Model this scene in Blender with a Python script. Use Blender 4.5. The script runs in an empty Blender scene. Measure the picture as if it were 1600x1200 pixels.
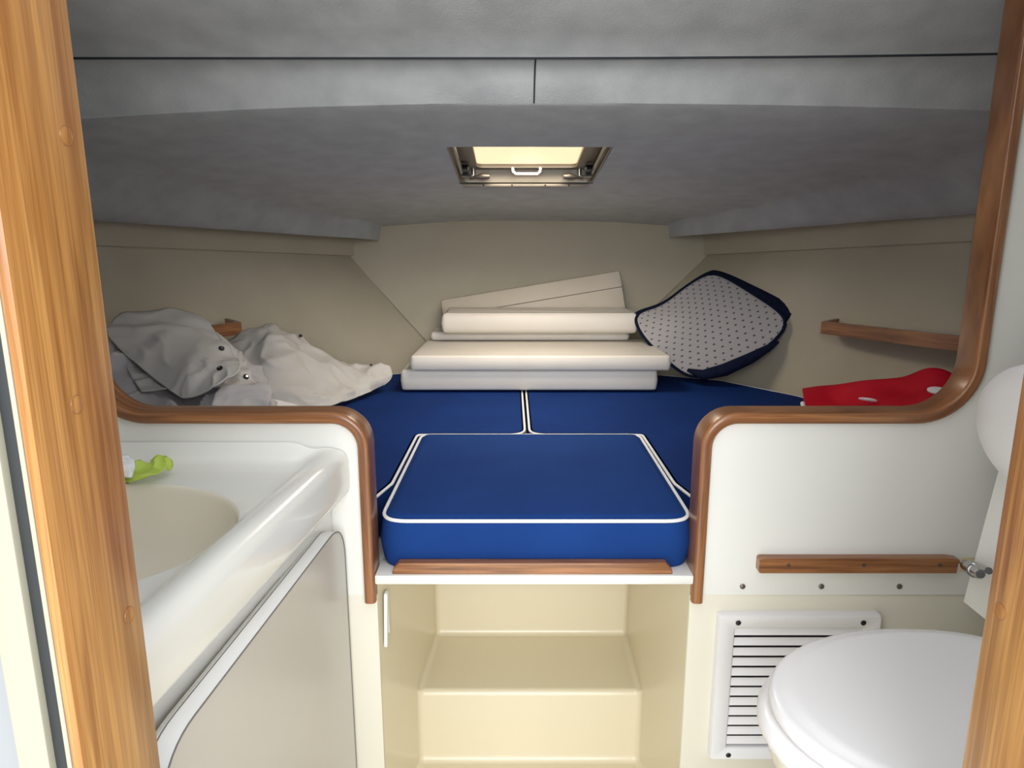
import bpy, bmesh, math, random
from mathutils import Vector, Matrix, noise
from mathutils.geometry import delaunay_2d_cdt

scn = bpy.context.scene
COL = scn.collection
EYE = 1.20                      # eye height above the cabin sole; shapes below are given relative to eye height
F = 1080.0; TH = math.radians(12.0)
cT, sT = math.cos(TH), math.sin(TH)

# ------------------------------------------------------------------ camera, world, lights, exposure
cam = bpy.data.cameras.new('camera'); camo = bpy.data.objects.new('camera', cam); COL.objects.link(camo)
camo.location = (0, 0, EYE); camo.rotation_euler = (math.radians(90) - TH, 0, 0)
cam.sensor_width = 36; cam.lens = 36 * F / 1600; cam.clip_start = 0.02
scn.camera = camo

w = bpy.data.worlds.new('sky'); scn.world = w; w.use_nodes = True
bg = w.node_tree.nodes['Background']; bg.inputs[1].default_value = 2.6
_nt = w.node_tree; _tc = _nt.nodes.new('ShaderNodeTexCoord'); _sp = _nt.nodes.new('ShaderNodeSeparateXYZ'); _cr = _nt.nodes.new('ShaderNodeValToRGB')
_nt.links.new(_tc.outputs['Generated'], _sp.inputs[0])
_mr = _nt.nodes.new('ShaderNodeMapRange'); _mr.inputs[1].default_value = -1; _mr.inputs[2].default_value = 1; _nt.links.new(_sp.outputs['Z'], _mr.inputs[0])
_nt.links.new(_mr.outputs[0], _cr.inputs[0])
_cr.color_ramp.elements[0].position = .47; _cr.color_ramp.elements[0].color = (.30, .30, .29, 1)      # quay and water below the horizon
_cr.color_ramp.elements[1].position = .52; _cr.color_ramp.elements[1].color = (.94, .97, 1.0, 1)      # overcast sky
_nt.links.new(_cr.outputs[0], bg.inputs[0])

def area(name, loc, target, sx, sy, power, col):
    l = bpy.data.lights.new(name, 'AREA'); l.shape = 'RECTANGLE'; l.size = sx; l.size_y = sy
    l.energy = power; l.color = col
    o = bpy.data.objects.new(name, l); COL.objects.link(o); o.location = loc
    d = Vector(target) - Vector(loc); o.rotation_euler = d.to_track_quat('-Z', 'Y').to_euler()
    return o
area('cockpit_daylight', (0.15, -3.2, EYE + 0.9), (0.05, 1.6, EYE - 0.1), 3.0, 2.0, 150, (0.96, 0.98, 1.0))
hd = area('hatch_daylight', (.045, 2.045, EYE + .222), (.045, 2.045, 0), .28, .31, 4.6, (1.0, 0.88, 0.73)); hd.data.spread = math.radians(150)

scn.view_settings.view_transform = 'Standard'; scn.view_settings.look = 'None'
scn.view_settings.exposure = 0.0; scn.view_settings.gamma = 1.0
scn.view_settings.use_curve_mapping = False

# ------------------------------------------------------------------ helpers
def U(u, v, Y=None, Z=None, X=None):
    """a point seen at (u, v) of the 1600x1200 frame, at real depth Y, height Z or offset X"""
    a = (u - 800) / F; b = (600 - v) / F
    d = Vector((a, cT + b * sT, -sT + b * cT))
    t = Y / d.y if Y is not None else (Z / d.z if Z is not None else X / d.x)
    return d * t

def link(o): COL.objects.link(o); return o

def tag(o, label=None, cat=None, group=None, kind=None):
    if label: o['label'] = label
    if cat: o['category'] = cat
    if group: o['group'] = group
    if kind: o['kind'] = kind
    return o

def empty(name, loc):
    o = bpy.data.objects.new(name, None); link(o)
    o.location = (loc[0], loc[1], loc[2] + EYE); o.empty_display_size = 0.05
    return o

def org(o):
    p = Vector((0, 0, 0))
    while o: p += o.location; o = o.parent
    return p

def obj(name, verts, faces, mat, parent=None, smooth=True, uvs=None, sharp=None):
    vs = [Vector((v[0], v[1], v[2] + EYE)) for v in verts]
    if parent: o_ = org(parent)
    else:
        xs = [v.x for v in vs]; ys = [v.y for v in vs]; zs = [v.z for v in vs]
        o_ = Vector(((min(xs) + max(xs)) / 2, (min(ys) + max(ys)) / 2, min(zs)))
    me = bpy.data.meshes.new(name)
    me.from_pydata([tuple(v - o_) for v in vs], [], [tuple(f) for f in faces])
    if uvs:
        ul = me.uv_layers.new(name='UVMap')
        for lp in me.loops: ul.data[lp.index].uv = uvs[lp.vertex_index]
    bm = bmesh.new(); bm.from_mesh(me); bmesh.ops.recalc_face_normals(bm, faces=bm.faces); bm.to_mesh(me); bm.free()
    if smooth:
        for p in me.polygons: p.use_smooth = True
        me.set_sharp_from_angle(angle=math.radians(sharp if sharp else 40))
    me.materials.append(mat)
    o = bpy.data.objects.new(name, me); link(o)
    if parent: o.parent = parent
    else: o.location = o_
    return o

def rbox(name, c, s, mat, parent=None, bev=0.003, seg=2, rot=None):
    bm = bmesh.new(); bmesh.ops.create_cube(bm, size=1.0)
    for v in bm.verts: v.co = Vector((v.co.x * s[0], v.co.y * s[1], v.co.z * s[2]))
    if bev > 0: bmesh.ops.bevel(bm, geom=bm.edges[:], offset=min(bev, min(s) * .45), segments=seg, profile=.5, affect='EDGES')
    if rot is not None: bmesh.ops.transform(bm, matrix=rot.to_4x4(), verts=bm.verts)
    vs = [v.co + Vector(c) for v in bm.verts]; bm.verts.index_update()
    fs = [[v.index for v in f.verts] for f in bm.faces]; bm.free()
    return obj(name, vs, fs, mat, parent)

def box2(name, lo, hi, mat, parent=None, bev=0.003, seg=2):
    lo, hi = Vector(lo), Vector(hi)
    return rbox(name, (lo + hi) / 2, hi - lo, mat, parent, bev, seg)

def tube(name, pts, r, mat, parent=None, closed=False, n=8, caps=True):
    pts = [Vector(p) for p in pts]; N = len(pts); vs = []; fs = []
    up = None
    for i, p in enumerate(pts):
        a = pts[(i - 1) % N] if (closed or i > 0) else p
        b = pts[(i + 1) % N] if (closed or i < N - 1) else p
        t = (b - a).normalized()
        if up is None:
            up = t.orthogonal().normalized()
        up = (up - t * up.dot(t))
        up = up.normalized() if up.length > 1e-6 else t.orthogonal().normalized()
        s = t.cross(up)
        rr = r[i] if isinstance(r, (list, tuple)) else r
        for k in range(n):
            an = 2 * math.pi * k / n
            vs.append(p + (up * math.cos(an) + s * math.sin(an)) * rr)
    M = N if closed else N - 1
    for i in range(M):
        for k in range(n):
            j = (i + 1) % N
            fs.append([i * n + k, i * n + (k + 1) % n, j * n + (k + 1) % n, j * n + k])
    if not closed and caps:
        fs.append(list(range(n))[::-1]); fs.append([(N - 1) * n + k for k in range(n)])
    return obj(name, vs, fs, mat, parent)

def arc(cx, cz, r, a0, a1, n=10):
    return [(cx + r * math.cos(math.radians(a0 + (a1 - a0) * i / n)), cz + r * math.sin(math.radians(a0 + (a1 - a0) * i / n))) for i in range(n + 1)]

def roundpoly(pts, rad, seg=6):
    """round the corners of a closed 2D polygon; rad a number or a list"""
    out = []; N = len(pts)
    for i in range(N):
        p = Vector(pts[i]); a = Vector(pts[i - 1]); b = Vector(pts[(i + 1) % N])
        r = rad[i] if isinstance(rad, (list, tuple)) else rad
        d1 = (a - p); d2 = (b - p); l1, l2 = d1.length, d2.length
        d1.normalize(); d2.normalize()
        ang = d1.angle(d2)
        if r <= 0 or ang > 3.0: out.append(tuple(p)); continue
        t = min(r / math.tan(ang / 2), l1 * .48, l2 * .48)
        p0 = p + d1 * t; p2 = p + d2 * t
        for k in range(seg + 1):
            s = k / seg
            out.append(tuple(p0 * (1 - s) ** 2 + p * 2 * s * (1 - s) + p2 * s ** 2))
    return out

def resample(poly, step):
    out = []; N = len(poly)
    for i in range(N):
        a = Vector(poly[i]); b = Vector(poly[(i + 1) % N]); k = max(1, int((b - a).length / step))
        for j in range(k): out.append(tuple(a.lerp(b, j / k)))
    return out

def inset2(poly, d):
    N = len(poly); A = sum(poly[i][0] * poly[(i + 1) % N][1] - poly[(i + 1) % N][0] * poly[i][1] for i in range(N))
    sgn = 1 if A > 0 else -1; out = []
    for i in range(N):
        a = Vector(poly[i - 1]); p = Vector(poly[i]); b = Vector(poly[(i + 1) % N])
        t1 = (p - a).normalized(); t2 = (b - p).normalized(); t = (t1 + t2)
        if t.length < 1e-6: t = t1
        t.normalize(); nrm = Vector((-t.y, t.x)) * sgn
        out.append((p.x + nrm.x * d, p.y + nrm.y * d))
    return out

def loft(name, rings, mat, parent=None, capb=True, capt=True, closed=True, sharp=None, uvs=None):
    n = len(rings[0]); vs = [p for r in rings for p in r]; fs = []
    for i in range(len(rings) - 1):
        for k in range(n if closed else n - 1):
            k2 = (k + 1) % n
            fs.append([i * n + k, i * n + k2, (i + 1) * n + k2, (i + 1) * n + k])
    if capb: fs.append(list(range(n))[::-1])
    if capt: fs.append([(len(rings) - 1) * n + k for k in range(n)])
    return obj(name, vs, fs, mat, parent, sharp=sharp, uvs=uvs)

def cushion_rings(poly, z0, z1, bulge=.004, r=.012, puff=.004, tf=lambda p: p, ins=.05):
    R = []
    def ring(d, z): R.append([tf(Vector((x, y, z))) for x, y in inset2(poly, d)])
    ring(r, z0); ring(r * .3, z0 + r * .3); ring(0, z0 + r)
    ring(-bulge, (z0 + z1) / 2)
    ring(0, z1 - r); ring(r * .3, z1 - r * .3); ring(r, z1); ring(ins * .6, z1 + puff * .7); ring(ins, z1 + puff)
    return R

def prism(name, poly_xz, y0, y1, mat, parent=None, bev=0):
    n = len(poly_xz)
    vs = [(x, y0, z) for x, z in poly_xz] + [(x, y1, z) for x, z in poly_xz]
    fs = [list(range(n)), [n + i for i in range(n)][::-1]] + [[i, (i + 1) % n, n + (i + 1) % n, n + i] for i in range(n)]
    return obj(name, vs, fs, mat, parent, sharp=30)

def sweep_xz(name, path, prof, mat, parent=None):
    """sweep a closed profile (n = across the path in the x-z plane, y) along an open path in the x-z plane"""
    rings = []; uvs = []; L = 0
    for i, p in enumerate(path):
        p = Vector(p); a = Vector(path[max(i - 1, 0)]); b = Vector(path[min(i + 1, len(path) - 1)])
        t = (b - a).normalized(); nn = Vector((-t.y, t.x))
        if i: L += (p - Vector(path[i - 1])).length
        rings.append([(p.x + nn.x * q[0], q[1], p.y + nn.y * q[0]) for q in prof])
        uvs += [(L, k / len(prof) * .1) for k in range(len(prof))]
    return loft(name, rings, mat, parent, sharp=50, uvs=uvs)

def rrect(w_, h, r, cx=0, cy=0, seg=4):
    return roundpoly([(cx - w_ / 2, cy - h / 2), (cx + w_ / 2, cy - h / 2), (cx + w_ / 2, cy + h / 2), (cx - w_ / 2, cy + h / 2)], r, seg)

def catmull(P, t):
    n = len(P) - 1; x = min(max(t * n, 0), n - 1e-6); i = int(x); f = x - i
    p1, p2 = P[i], P[i + 1]
    p0 = P[i - 1] if i > 0 else p1 * 2 - p2
    p3 = P[i + 2] if i + 2 <= n else p2 * 2 - p1
    return (p1 * 2 + (p2 - p0) * f + (p0 * 2 - p1 * 5 + p2 * 4 - p3) * f * f + (p1 * 3 - p0 - p2 * 3 + p3) * f ** 3) * .5

def sheet(name, ctrl, mat, parent=None, nu=44, nv=44, thick=.003, fold=.0, scale=6., seed=0, rc=0.0, disp=None):
    """cloth-like sheet through a lattice of control points, with ridged folds along its normal"""
    rows = [[Vector(p) for p in r] for r in ctrl]
    def ev(s, t):
        return catmull([catmull(r, s) for r in rows], t)
    vs = []; uvs = []; fs = []
    for j in range(nv + 1):
        for i in range(nu + 1):
            s0, t0 = i / nu, j / nv
            s, t = s0, t0
            if rc > 0:           # pull the corners round
                x, y = 2 * s - 1, 2 * t - 1
                k = 1 - rc * (x * x * y * y) ** 2
                s, t = (x * k + 1) / 2, (y * k + 1) / 2
            p = ev(s, t); e = .01
            n_ = (ev(min(s + e, 1), t) - ev(max(s - e, 0), t)).cross(ev(s, min(t + e, 1)) - ev(s, max(t - e, 0)))
            n_ = n_.normalized() if n_.length > 1e-9 else Vector((0, 0, 1))
            if n_.dot(-p) < 0: n_ = -n_
            if fold:
                q = Vector((p.x, p.y, p.z)) * scale + Vector((seed * 7.3, seed * 3.1, 0))
                q2 = Vector((q.x + .9 * noise.noise(q * .7), q.y + .9 * noise.noise(q * .7 + Vector((9, 2, 5))), q.z))
                f1 = (1 - abs(noise.noise(q2))) ** 3 - .45
                f2 = noise.noise(q2 * 2.3 + Vector((3, 3, 3))) * .35
                f3 = (1 - abs(noise.noise(q2 * 1.7 + Vector((5, 1, 8))))) ** 7 * .45
                p = p + n_ * fold * (f1 + f2 + f3)
            if disp: p = p + n_ * disp(s0, t0)
            vs.append(p); uvs.append((s0, t0))
    for j in range(nv):
        for i in range(nu):
            a = j * (nu + 1) + i; fs.append([a, a + 1, a + nu + 2, a + nu + 1])
    o = obj(name, vs, fs, mat, parent, uvs=uvs, sharp=80)
    if thick:
        m = o.modifiers.new('thickness', 'SOLIDIFY'); m.thickness = thick; m.offset = 0
    return o

# ------------------------------------------------------------------ materials
def srgb(c):
    return tuple(((x / 255) / 12.92 if x / 255 <= .04045 else ((x / 255 + .055) / 1.055) ** 2.4) for x in c)

def M(name, col, rough=.5, spec=.5, var=None, vscale=8., bump=0., bscale=200., bdetail=2., coat=0., metal=0., sheen=0., trans=0.):
    m = bpy.data.materials.new(name); m.use_nodes = True; nt = m.node_tree; b = nt.nodes['Principled BSDF']
    c = srgb(col); b.inputs['Base Color'].default_value = (*c, 1); b.inputs['Roughness'].default_value = rough
    b.inputs['Specular IOR Level'].default_value = spec; b.inputs['Metallic'].default_value = metal
    b.inputs['Coat Weight'].default_value = coat; b.inputs['Coat Roughness'].default_value = .08
    b.inputs['Sheen Weight'].default_value = sheen
    tc = nt.nodes.new('ShaderNodeTexCoord')
    if var:
        n = nt.nodes.new('ShaderNodeTexNoise'); n.inputs['Scale'].default_value = vscale; n.inputs['Detail'].default_value = 5
        nt.links.new(tc.outputs['Object'], n.inputs['Vector'])
        r = nt.nodes.new('ShaderNodeValToRGB'); r.color_ramp.elements[0].position = .32; r.color_ramp.elements[1].position = .68
        r.color_ramp.elements[0].color = (*srgb(var), 1); r.color_ramp.elements[1].color = (*c, 1)
        nt.links.new(n.outputs['Fac'], r.inputs['Fac']); nt.links.new(r.outputs['Color'], b.inputs['Base Color'])
    if bump:
        n = nt.nodes.new('ShaderNodeTexNoise'); n.inputs['Scale'].default_value = bscale; n.inputs['Detail'].default_value = bdetail
        nt.links.new(tc.outputs['Object'], n.inputs['Vector'])
        bp = nt.nodes.new('ShaderNodeBump'); bp.inputs['Strength'].default_value = bump; bp.inputs['Distance'].default_value = .002
        nt.links.new(n.outputs['Fac'], bp.inputs['Height']); nt.links.new(bp.outputs['Normal'], b.inputs['Normal'])
    return m

def wood(name, light, dark, vec='Object', scale=(90, 90, 3.5), rough=.35, coat=.3, contrast=(.35, .68)):
    m = bpy.data.materials.new(name); m.use_nodes = True; nt = m.node_tree; b = nt.nodes['Principled BSDF']
    tc = nt.nodes.new('ShaderNodeTexCoord'); mp = nt.nodes.new('ShaderNodeMapping')
    mp.inputs['Scale'].default_value = scale; nt.links.new(tc.outputs[vec], mp.inputs['Vector'])
    n = nt.nodes.new('ShaderNodeTexNoise'); n.inputs['Scale'].default_value = 1; n.inputs['Detail'].default_value = 6; n.inputs['Distortion'].default_value = .6
    nt.links.new(mp.outputs['Vector'], n.inputs['Vector'])
    r = nt.nodes.new('ShaderNodeValToRGB'); e = r.color_ramp.elements
    e[0].position = contrast[0]; e[1].position = contrast[1]; e[0].color = (*srgb(dark), 1); e[1].color = (*srgb(light), 1)
    nt.links.new(n.outputs['Fac'], r.inputs['Fac'])
    mp2 = nt.nodes.new('ShaderNodeMapping'); mp2.inputs['Scale'].default_value = tuple(s * 5 if s > 20 else s * 2.2 for s in scale)
    nt.links.new(tc.outputs[vec], mp2.inputs['Vector'])
    n2 = nt.nodes.new('ShaderNodeTexNoise'); n2.inputs['Scale'].default_value = 1; n2.inputs['Detail'].default_value = 3
    nt.links.new(mp2.outputs['Vector'], n2.inputs['Vector'])
    r2 = nt.nodes.new('ShaderNodeValToRGB'); e = r2.color_ramp.elements
    e[0].position = .36; e[1].position = .52; e[0].color = (.55, .5, .45, 1); e[1].color = (1, 1, 1, 1)
    nt.links.new(n2.outputs['Fac'], r2.inputs['Fac'])
    mx = nt.nodes.new('ShaderNodeMix'); mx.data_type = 'RGBA'; mx.blend_type = 'MULTIPLY'; mx.inputs[0].default_value = .55
    nt.links.new(r.outputs['Color'], mx.inputs[6]); nt.links.new(r2.outputs['Color'], mx.inputs[7])
    nt.links.new(mx.outputs[2], b.inputs['Base Color'])
    b.inputs['Roughness'].default_value = rough; b.inputs['Coat Weight'].default_value = coat; b.inputs['Coat Roughness'].default_value = .2
    return m

def emis(name, col, st):
    m = bpy.data.materials.new(name); m.use_nodes = True; b = m.node_tree.nodes['Principled BSDF']
    b.inputs['Base Color'].default_value = (*srgb(col), 1); b.inputs['Emission Color'].default_value = (*srgb(col), 1)
    b.inputs['Emission Strength'].default_value = st
    return m

def dotted(name, base, dot, nx, ny, r):
    m = M(name, base, .85, .2, bump=.2, bscale=300); nt = m.node_tree; b = nt.nodes['Principled BSDF']
    tc = nt.nodes.new('ShaderNodeTexCoord'); sp = nt.nodes.new('ShaderNodeSeparateXYZ'); nt.links.new(tc.outputs['UV'], sp.inputs[0])
    def mt(op, a, b_=None):
        n = nt.nodes.new('ShaderNodeMath'); n.operation = op
        for k, x in enumerate((a, b_)):
            if x is None: continue
            if isinstance(x, (int, float)): n.inputs[k].default_value = x
            else: nt.links.new(x, n.inputs[k])
        return n.outputs[0]
    y = mt('MULTIPLY', sp.outputs['Y'], ny); row = mt('FLOOR', y)
    x = mt('ADD', mt('MULTIPLY', sp.outputs['X'], nx), mt('MULTIPLY', mt('MODULO', row, 2.0), .5))
    fx = mt('SUBTRACT', mt('FRACT', x), .5); fy = mt('SUBTRACT', mt('FRACT', y), .5)
    d = mt('SQRT', mt('ADD', mt('MULTIPLY', fx, fx), mt('MULTIPLY', fy, fy)))
    f = mt('LESS_THAN', d, r)
    mx = nt.nodes.new('ShaderNodeMix'); mx.data_type = 'RGBA'
    mx.inputs[6].default_value = (*srgb(base), 1); mx.inputs[7].default_value = (*srgb(dot), 1)
    nt.links.new(f, mx.inputs[0]); nt.links.new(mx.outputs[2], b.inputs['Base Color'])
    return m

OAK = wood('oak', (194, 142, 80), (146, 94, 44), scale=(110, 110, 3.6))
TEAK = wood('teak', (172, 117, 73), (122, 76, 45), vec='UV', scale=(4, 60, 1), rough=.3, coat=.4)
TEAKX = wood('teak_strip', (172, 117, 73), (122, 76, 45), scale=(4.5, 95, 95), rough=.3, coat=.4)
CARPET = M('headliner_carpet', (190, 192, 193), .95, .1, var=(174, 176, 178), vscale=14, bump=.5, bscale=240, sheen=.3)
VINYL = M('wall_vinyl', (196, 187, 166), .6, .3, var=(190, 181, 160), vscale=6, bump=.25, bscale=420)
GEL = M('white_gelcoat', (236, 235, 229), .22, .5, coat=.3)
LAM = M('white_laminate', (236, 235, 229), .35, .5, var=(232, 231, 225), vscale=4)
CREAM = M('cream_gelcoat', (217, 206, 177), .28, .5, coat=.2)
CREAM2 = M('cream_panel', (222, 217, 200), .35, .5)
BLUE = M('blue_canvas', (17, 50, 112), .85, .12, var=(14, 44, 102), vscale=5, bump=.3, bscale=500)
BLUE2 = M('lit_blue_canvas', (26, 62, 126), .85, .12, var=(23, 56, 117), vscale=5, bump=.3, bscale=500)  # lighter copy of the blue canvas: light near the doorway put into the colour
PIPE = M('white_piping', (240, 240, 240), .5)
WVIN = M('white_vinyl', (224, 219, 210), .45, .4, var=(218, 212, 202), vscale=5, bump=.08, bscale=60)
CANVAS = M('pale_canvas', (210, 207, 203), .85, .2, var=(200, 197, 192), vscale=9, bump=.25, bscale=500)
CANVAS2 = M('grey_canvas', (205, 202, 202), .85, .2, var=(182, 178, 178), vscale=9, bump=.25, bscale=500)
RED = M('red_fabric', (206, 14, 44), .65, .3, var=(190, 10, 38), vscale=7, bump=.2, bscale=400)
NAVY = M('navy_carpet', (26, 34, 58), .95, .1, var=(18, 24, 44), vscale=80, bump=.6, bscale=300)
DOT = dotted('dotted_backing', (172, 169, 170), (88, 86, 92), 13, 18, .15)
WPLAS = M('white_plastic', (236, 234, 234), .28, .5)
CERAM = M('white_ceramic', (238, 234, 224), .12, .5, coat=.5)
CHROME = M('chrome', (200, 200, 200), .18, metal=1.)
ALU = M('aluminium', (158, 150, 138), .5, metal=.7)
BLACK = M('black_plastic', (22, 22, 24), .4)
DARK = M('dark_seam', (58, 60, 66), .95, .1)
GASKET = M('grey_rubber', (42, 45, 48), .6)
PANELG = M('grey_white_panel', (146, 149, 153), .45)
SHADE = M('dark_slot', (48, 46, 46), .9)
PEACH = emis('hatch_lens', (255, 224, 180), 1.05)
GREEN = M('green_paper', (196, 220, 96), .7, bump=.1)
TISSUE = M('white_paper', (240, 240, 240), .8)
SCREW = M('screw_metal', (120, 112, 104), .4, metal=.8)
DOORG = M('shaded_door_laminate', (198, 194, 186), .25, .5)  # greyed white laminate: shade on the sideways face is in the colour
FRAMEC = M('cream_frame', (166, 162, 146), .4)
SEAMW = M('grey_edge', (120, 118, 116), .6)

# ================================================================== SETTING
YB = 1.20                      # forward face of the head compartment: berth bulkhead
# sole
tag(box2('floor', (-1.75, -2.0, -1.26), (1.75, YB + .01, -1.20), CREAM2, bev=0), kind='structure')

# door bulkhead (aft of the head compartment)
wa = tag(box2('wall_aft', (-1.95, .435, -1.2), (-.345, .50, 1.0), PANELG, bev=0), kind='structure')
box2('wall_panel', (.425, .435, -1.2), (1.95, .50, 1.0), PANELG, wa, bev=0)

# wooden door frame
d = empty('door_1', (.042, .46, -1.2)); tag(d, 'honey oak door frame around the cabin doorway', kind='structure')
jl = box2('jamb', (-.309, .418, -1.2), (-.300, .511, 1.0), OAK, d, bev=.003)
jr = box2('jamb', (.384, .418, -1.2), (.393, .511, 1.0), OAK, d, bev=.003)
def plug(u, v, X, par):
    p = U(u, v, X=X); s = 1 if X < 0 else -1
    tube('wood_plug', [p - Vector((s * .002, 0, 0)), p + Vector((s * .0003, 0, 0)), p + Vector((s * .0004, 0, 0))], [.0062, .0062, .0058], OAK, par, n=18)
    tube('plug_joint', [p + Vector((s * .0002, .0064 * math.cos(k * math.pi / 12), .0064 * math.sin(k * math.pi / 12))) for k in range(24)], .00035, TEAK, par, closed=True, n=5)
plug(103, 212, -.30, jl); plug(120, 632, -.30, jl); plug(202, 961, -.30, jl); plug(1562, 955, .384, jr)
for s, x in ((-1, -.309), (1, .393)):
    X = lambda k: x + s * k
    a = lambda n_, k0, k1, y0, y1, m: box2(n_, (min(X(k0), X(k1)), y0, -1.2), (max(X(k0), X(k1)), y1, 1.0), m, d, bev=.0015)
    a('frame_edge', 0, .004, .419, .505, FRAMEC)
    a('door_gasket', .004, .015, .4235, .5, GASKET)
    a('frame_strip', .015, .037, .418, .5, FRAMEC)

# outer deck and hull sides that close the cabin off from the sky
dk = tag(box2('ceiling', (-1.95, .86, 1.0), (1.95, 3.3, 1.04), GEL, bev=0), 'white deck above the headliner', kind='structure')
for xa, xb in ((-1.95, -.92), (.60, 1.95)): box2('roof_gap_side', (xa, .435, 1.0), (xb, .86, 1.04), GEL, dk, bev=0)   # made-up roof opening between them, out of view, lets sky light in overhead
for x_ in (-1.95, 1.91): tag(box2('wall_outer', (x_, .435, -1.26), (x_ + .04, 3.3, 1.0), GEL, bev=0), 'outer hull side', kind='structure')
tag(box2('wall_outer', (-1.95, 3.26, -1.26), (1.95, 3.3, 1.0), GEL, bev=0), 'outer hull at the bow', kind='structure')
# head compartment sides
tag(box2('wall_left', (-1.02, .50, -1.2), (-.98, YB, .9), GEL, bev=0), kind='structure')
tag(box2('wall_right', (.98, .50, -1.2), (1.02, YB, .9), GEL, bev=0), kind='structure')

# ---- berth bulkhead: two upper panels with an opening, teak capped
zt = -.316
pathR = [(.35, -.676), (.35, -.5)] + arc(.405, zt - .055, .055, 180, 90) + [(.55, zt)] + arc(.722, zt + .10, .10, 270, 360, 14) + [(.822, 0), (.822, .62)]
pathL = [(-.268, -.676), (-.268, -.5)] + arc(-.323, zt - .055, .055, 0, 90) + [(-.5, zt)] + arc(-.652, zt + .10, .10, 270, 180, 14) + [(-.752, 0), (-.752, .62)]
wf = tag(prism('wall_forward', pathR + [(1.75, .62), (1.75, -.664), (.352, -.664)], YB, YB + .035, LAM), 'white bulkhead right of the berth opening with teak edge', kind='structure')
wf2 = tag(prism('wall_forward', pathL + [(-1.75, .62), (-1.75, -.664), (-.27, -.664)], YB, YB + .035, LAM), 'white bulkhead behind the wash basin with teak edge', kind='structure')
prof = rrect(.021, .062, .008, 0, YB + .0185, 4)
tag(sweep_xz('trim_1', pathL, prof, TEAK), 'curved teak edge trim of the bulkhead by the basin', kind='structure')
tag(sweep_xz('trim_2', pathR, prof, TEAK), 'curved teak edge trim of the bulkhead by the toilet', kind='structure')
for px in (1160, 1283, 1405):
    p = U(px, 916, Y=YB)
    tube('screw', [p, p - Vector((0, .002, 0)), p - Vector((0, .0035, 0))], [.0052, .0052, .003], SCREW, wf, n=12)
# lower cream moulding
wl = tag(box2('wall_lower', (.338, YB + .002, -1.2), (1.75, YB + .05, -.6645), CREAM2, bev=.004), 'cream moulded panel under the white bulkhead beside the toilet', kind='structure')
tag(box2('wall_lower', (-1.75, YB + .002, -1.2), (-.256, YB + .05, -.6645), CREAM2, bev=.004), 'cream moulded panel between the vanity and the footwell', kind='structure')

# ---- footwell moulding with a step
def footwell():
    XL = {1.2: -.256, 1.4: -.214, 1.634: -.197}; XR = {1.2: .339, 1.4: .2945, 1.634: .2985}
    y0, y1, y2 = YB + .004, 1.4, 1.634
    def p(side, y, z):
        D = XL if side == 0 else XR; k = 1.2 if y == y0 else y
        return (D[k], y, z)
    zf, zs, ztp = -1.198, -1.016, -.62
    vs = []; idx = {}
    def V(s, y, z):
        k = (s, y, z)
        if k not in idx: idx[k] = len(vs); vs.append(p(*k))
        return idx[k]
    prof_ = [(y0, zf), (y1, zf), (y1, zs), (y2, zs), (y2, ztp)]
    fs = [[V(0, *prof_[i]), V(1, *prof_[i]), V(1, *prof_[i + 1]), V(0, *prof_[i + 1])] for i in range(4)]
    for s in (0, 1):
        fs.append([V(s, y0, zf), V(s, y1, zf), V(s, y1, zs), V(s, y0, zs)])
        fs.append([V(s, y0, zs), V(s, y1, zs), V(s, y1, ztp), V(s, y0, ztp)])
        fs.append([V(s, y1, zs), V(s, y2, zs), V(s, y2, ztp), V(s, y1, ztp)])
    o = obj('floor', vs, fs, CREAM, smooth=True, sharp=180)
    for p_ in o.data.polygons: p_.use_smooth = True
    a = o.data.attributes.get('sharp_edge')
    if a: o.data.attributes.remove(a)
    m = o.modifiers.new('fillet', 'BEVEL'); m.width = .014; m.segments = 4; m.limit_method = 'ANGLE'; m.angle_limit = math.radians(35); m.harden_normals = True
    tag(o, 'cream moulded footwell with a step under the berth', kind='structure')
    return o
fw = footwell()
pl = roundpoly([(-.165, -.58), (.265, -.58), (.265, -.745), (-.165, -.745)], .035, 6)
rg = [[(x, 1.632, z) for x, z in inset2(pl, 0)], [(x, 1.626, z) for x, z in inset2(pl, .003)], [(x, 1.624, z) for x, z in inset2(pl, .008)]]
loft('raised_panel', rg, CREAM, fw)
# white latch strip on the left side of the footwell
p0 = U(601, 925, Y=1.222); p1 = U(606, 1008, Y=1.222)
sw = empty('latch_plate', (p1.x, 1.222, p1.z)); tag(sw, 'narrow white plastic strip on the left side of the footwell', 'strip')
rbox('plate', ((p0.x + p1.x) / 2, 1.222, (p0.z + p1.z) / 2), (.007, .016, abs(p0.z - p1.z)), WPLAS, sw, bev=.002, rot=Matrix.Rotation(math.radians(2), 3, 'Y'))
rbox('backing', ((p0.x + p1.x) / 2 + .001, 1.238, (p0.z + p1.z) / 2 + .008), (.006, .018, abs(p0.z - p1.z) * .75), CREAM2, sw, bev=.001)

# ---- berth platform and front board
tag(box2('berth_base', (-1.7, YB + .036, -.645), (1.75, 3.1, -.622), LAM, bev=0), kind='structure')
bpar = tag(box2('berth_board', (-.257, YB - .012, -.637), (.340, YB + .06, -.6185), LAM, bev=.003), 'white board across the front of the berth above the footwell', 'board')
pa = U(611, 890, Y=1.19).x; pb = U(1053, 890, Y=1.19).x
fr = [(pa, -.6183), (pb, -.6183), (pb - .004, -.606), (pb - .014, -.5955), (pa + .014, -.5955), (pa + .004, -.606)]
t = prism('trim_3', roundpoly(fr, .003, 3), YB - .008, YB + .012, TEAKX); tag(t, 'straight teak lip on the white board in front of blue cushion', kind='structure')
bvm = t.modifiers.new('soft', 'BEVEL'); bvm.width = .003; bvm.segments = 2; bvm.limit_method = 'ANGLE'; bvm.angle_limit = math.radians(50)

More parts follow.
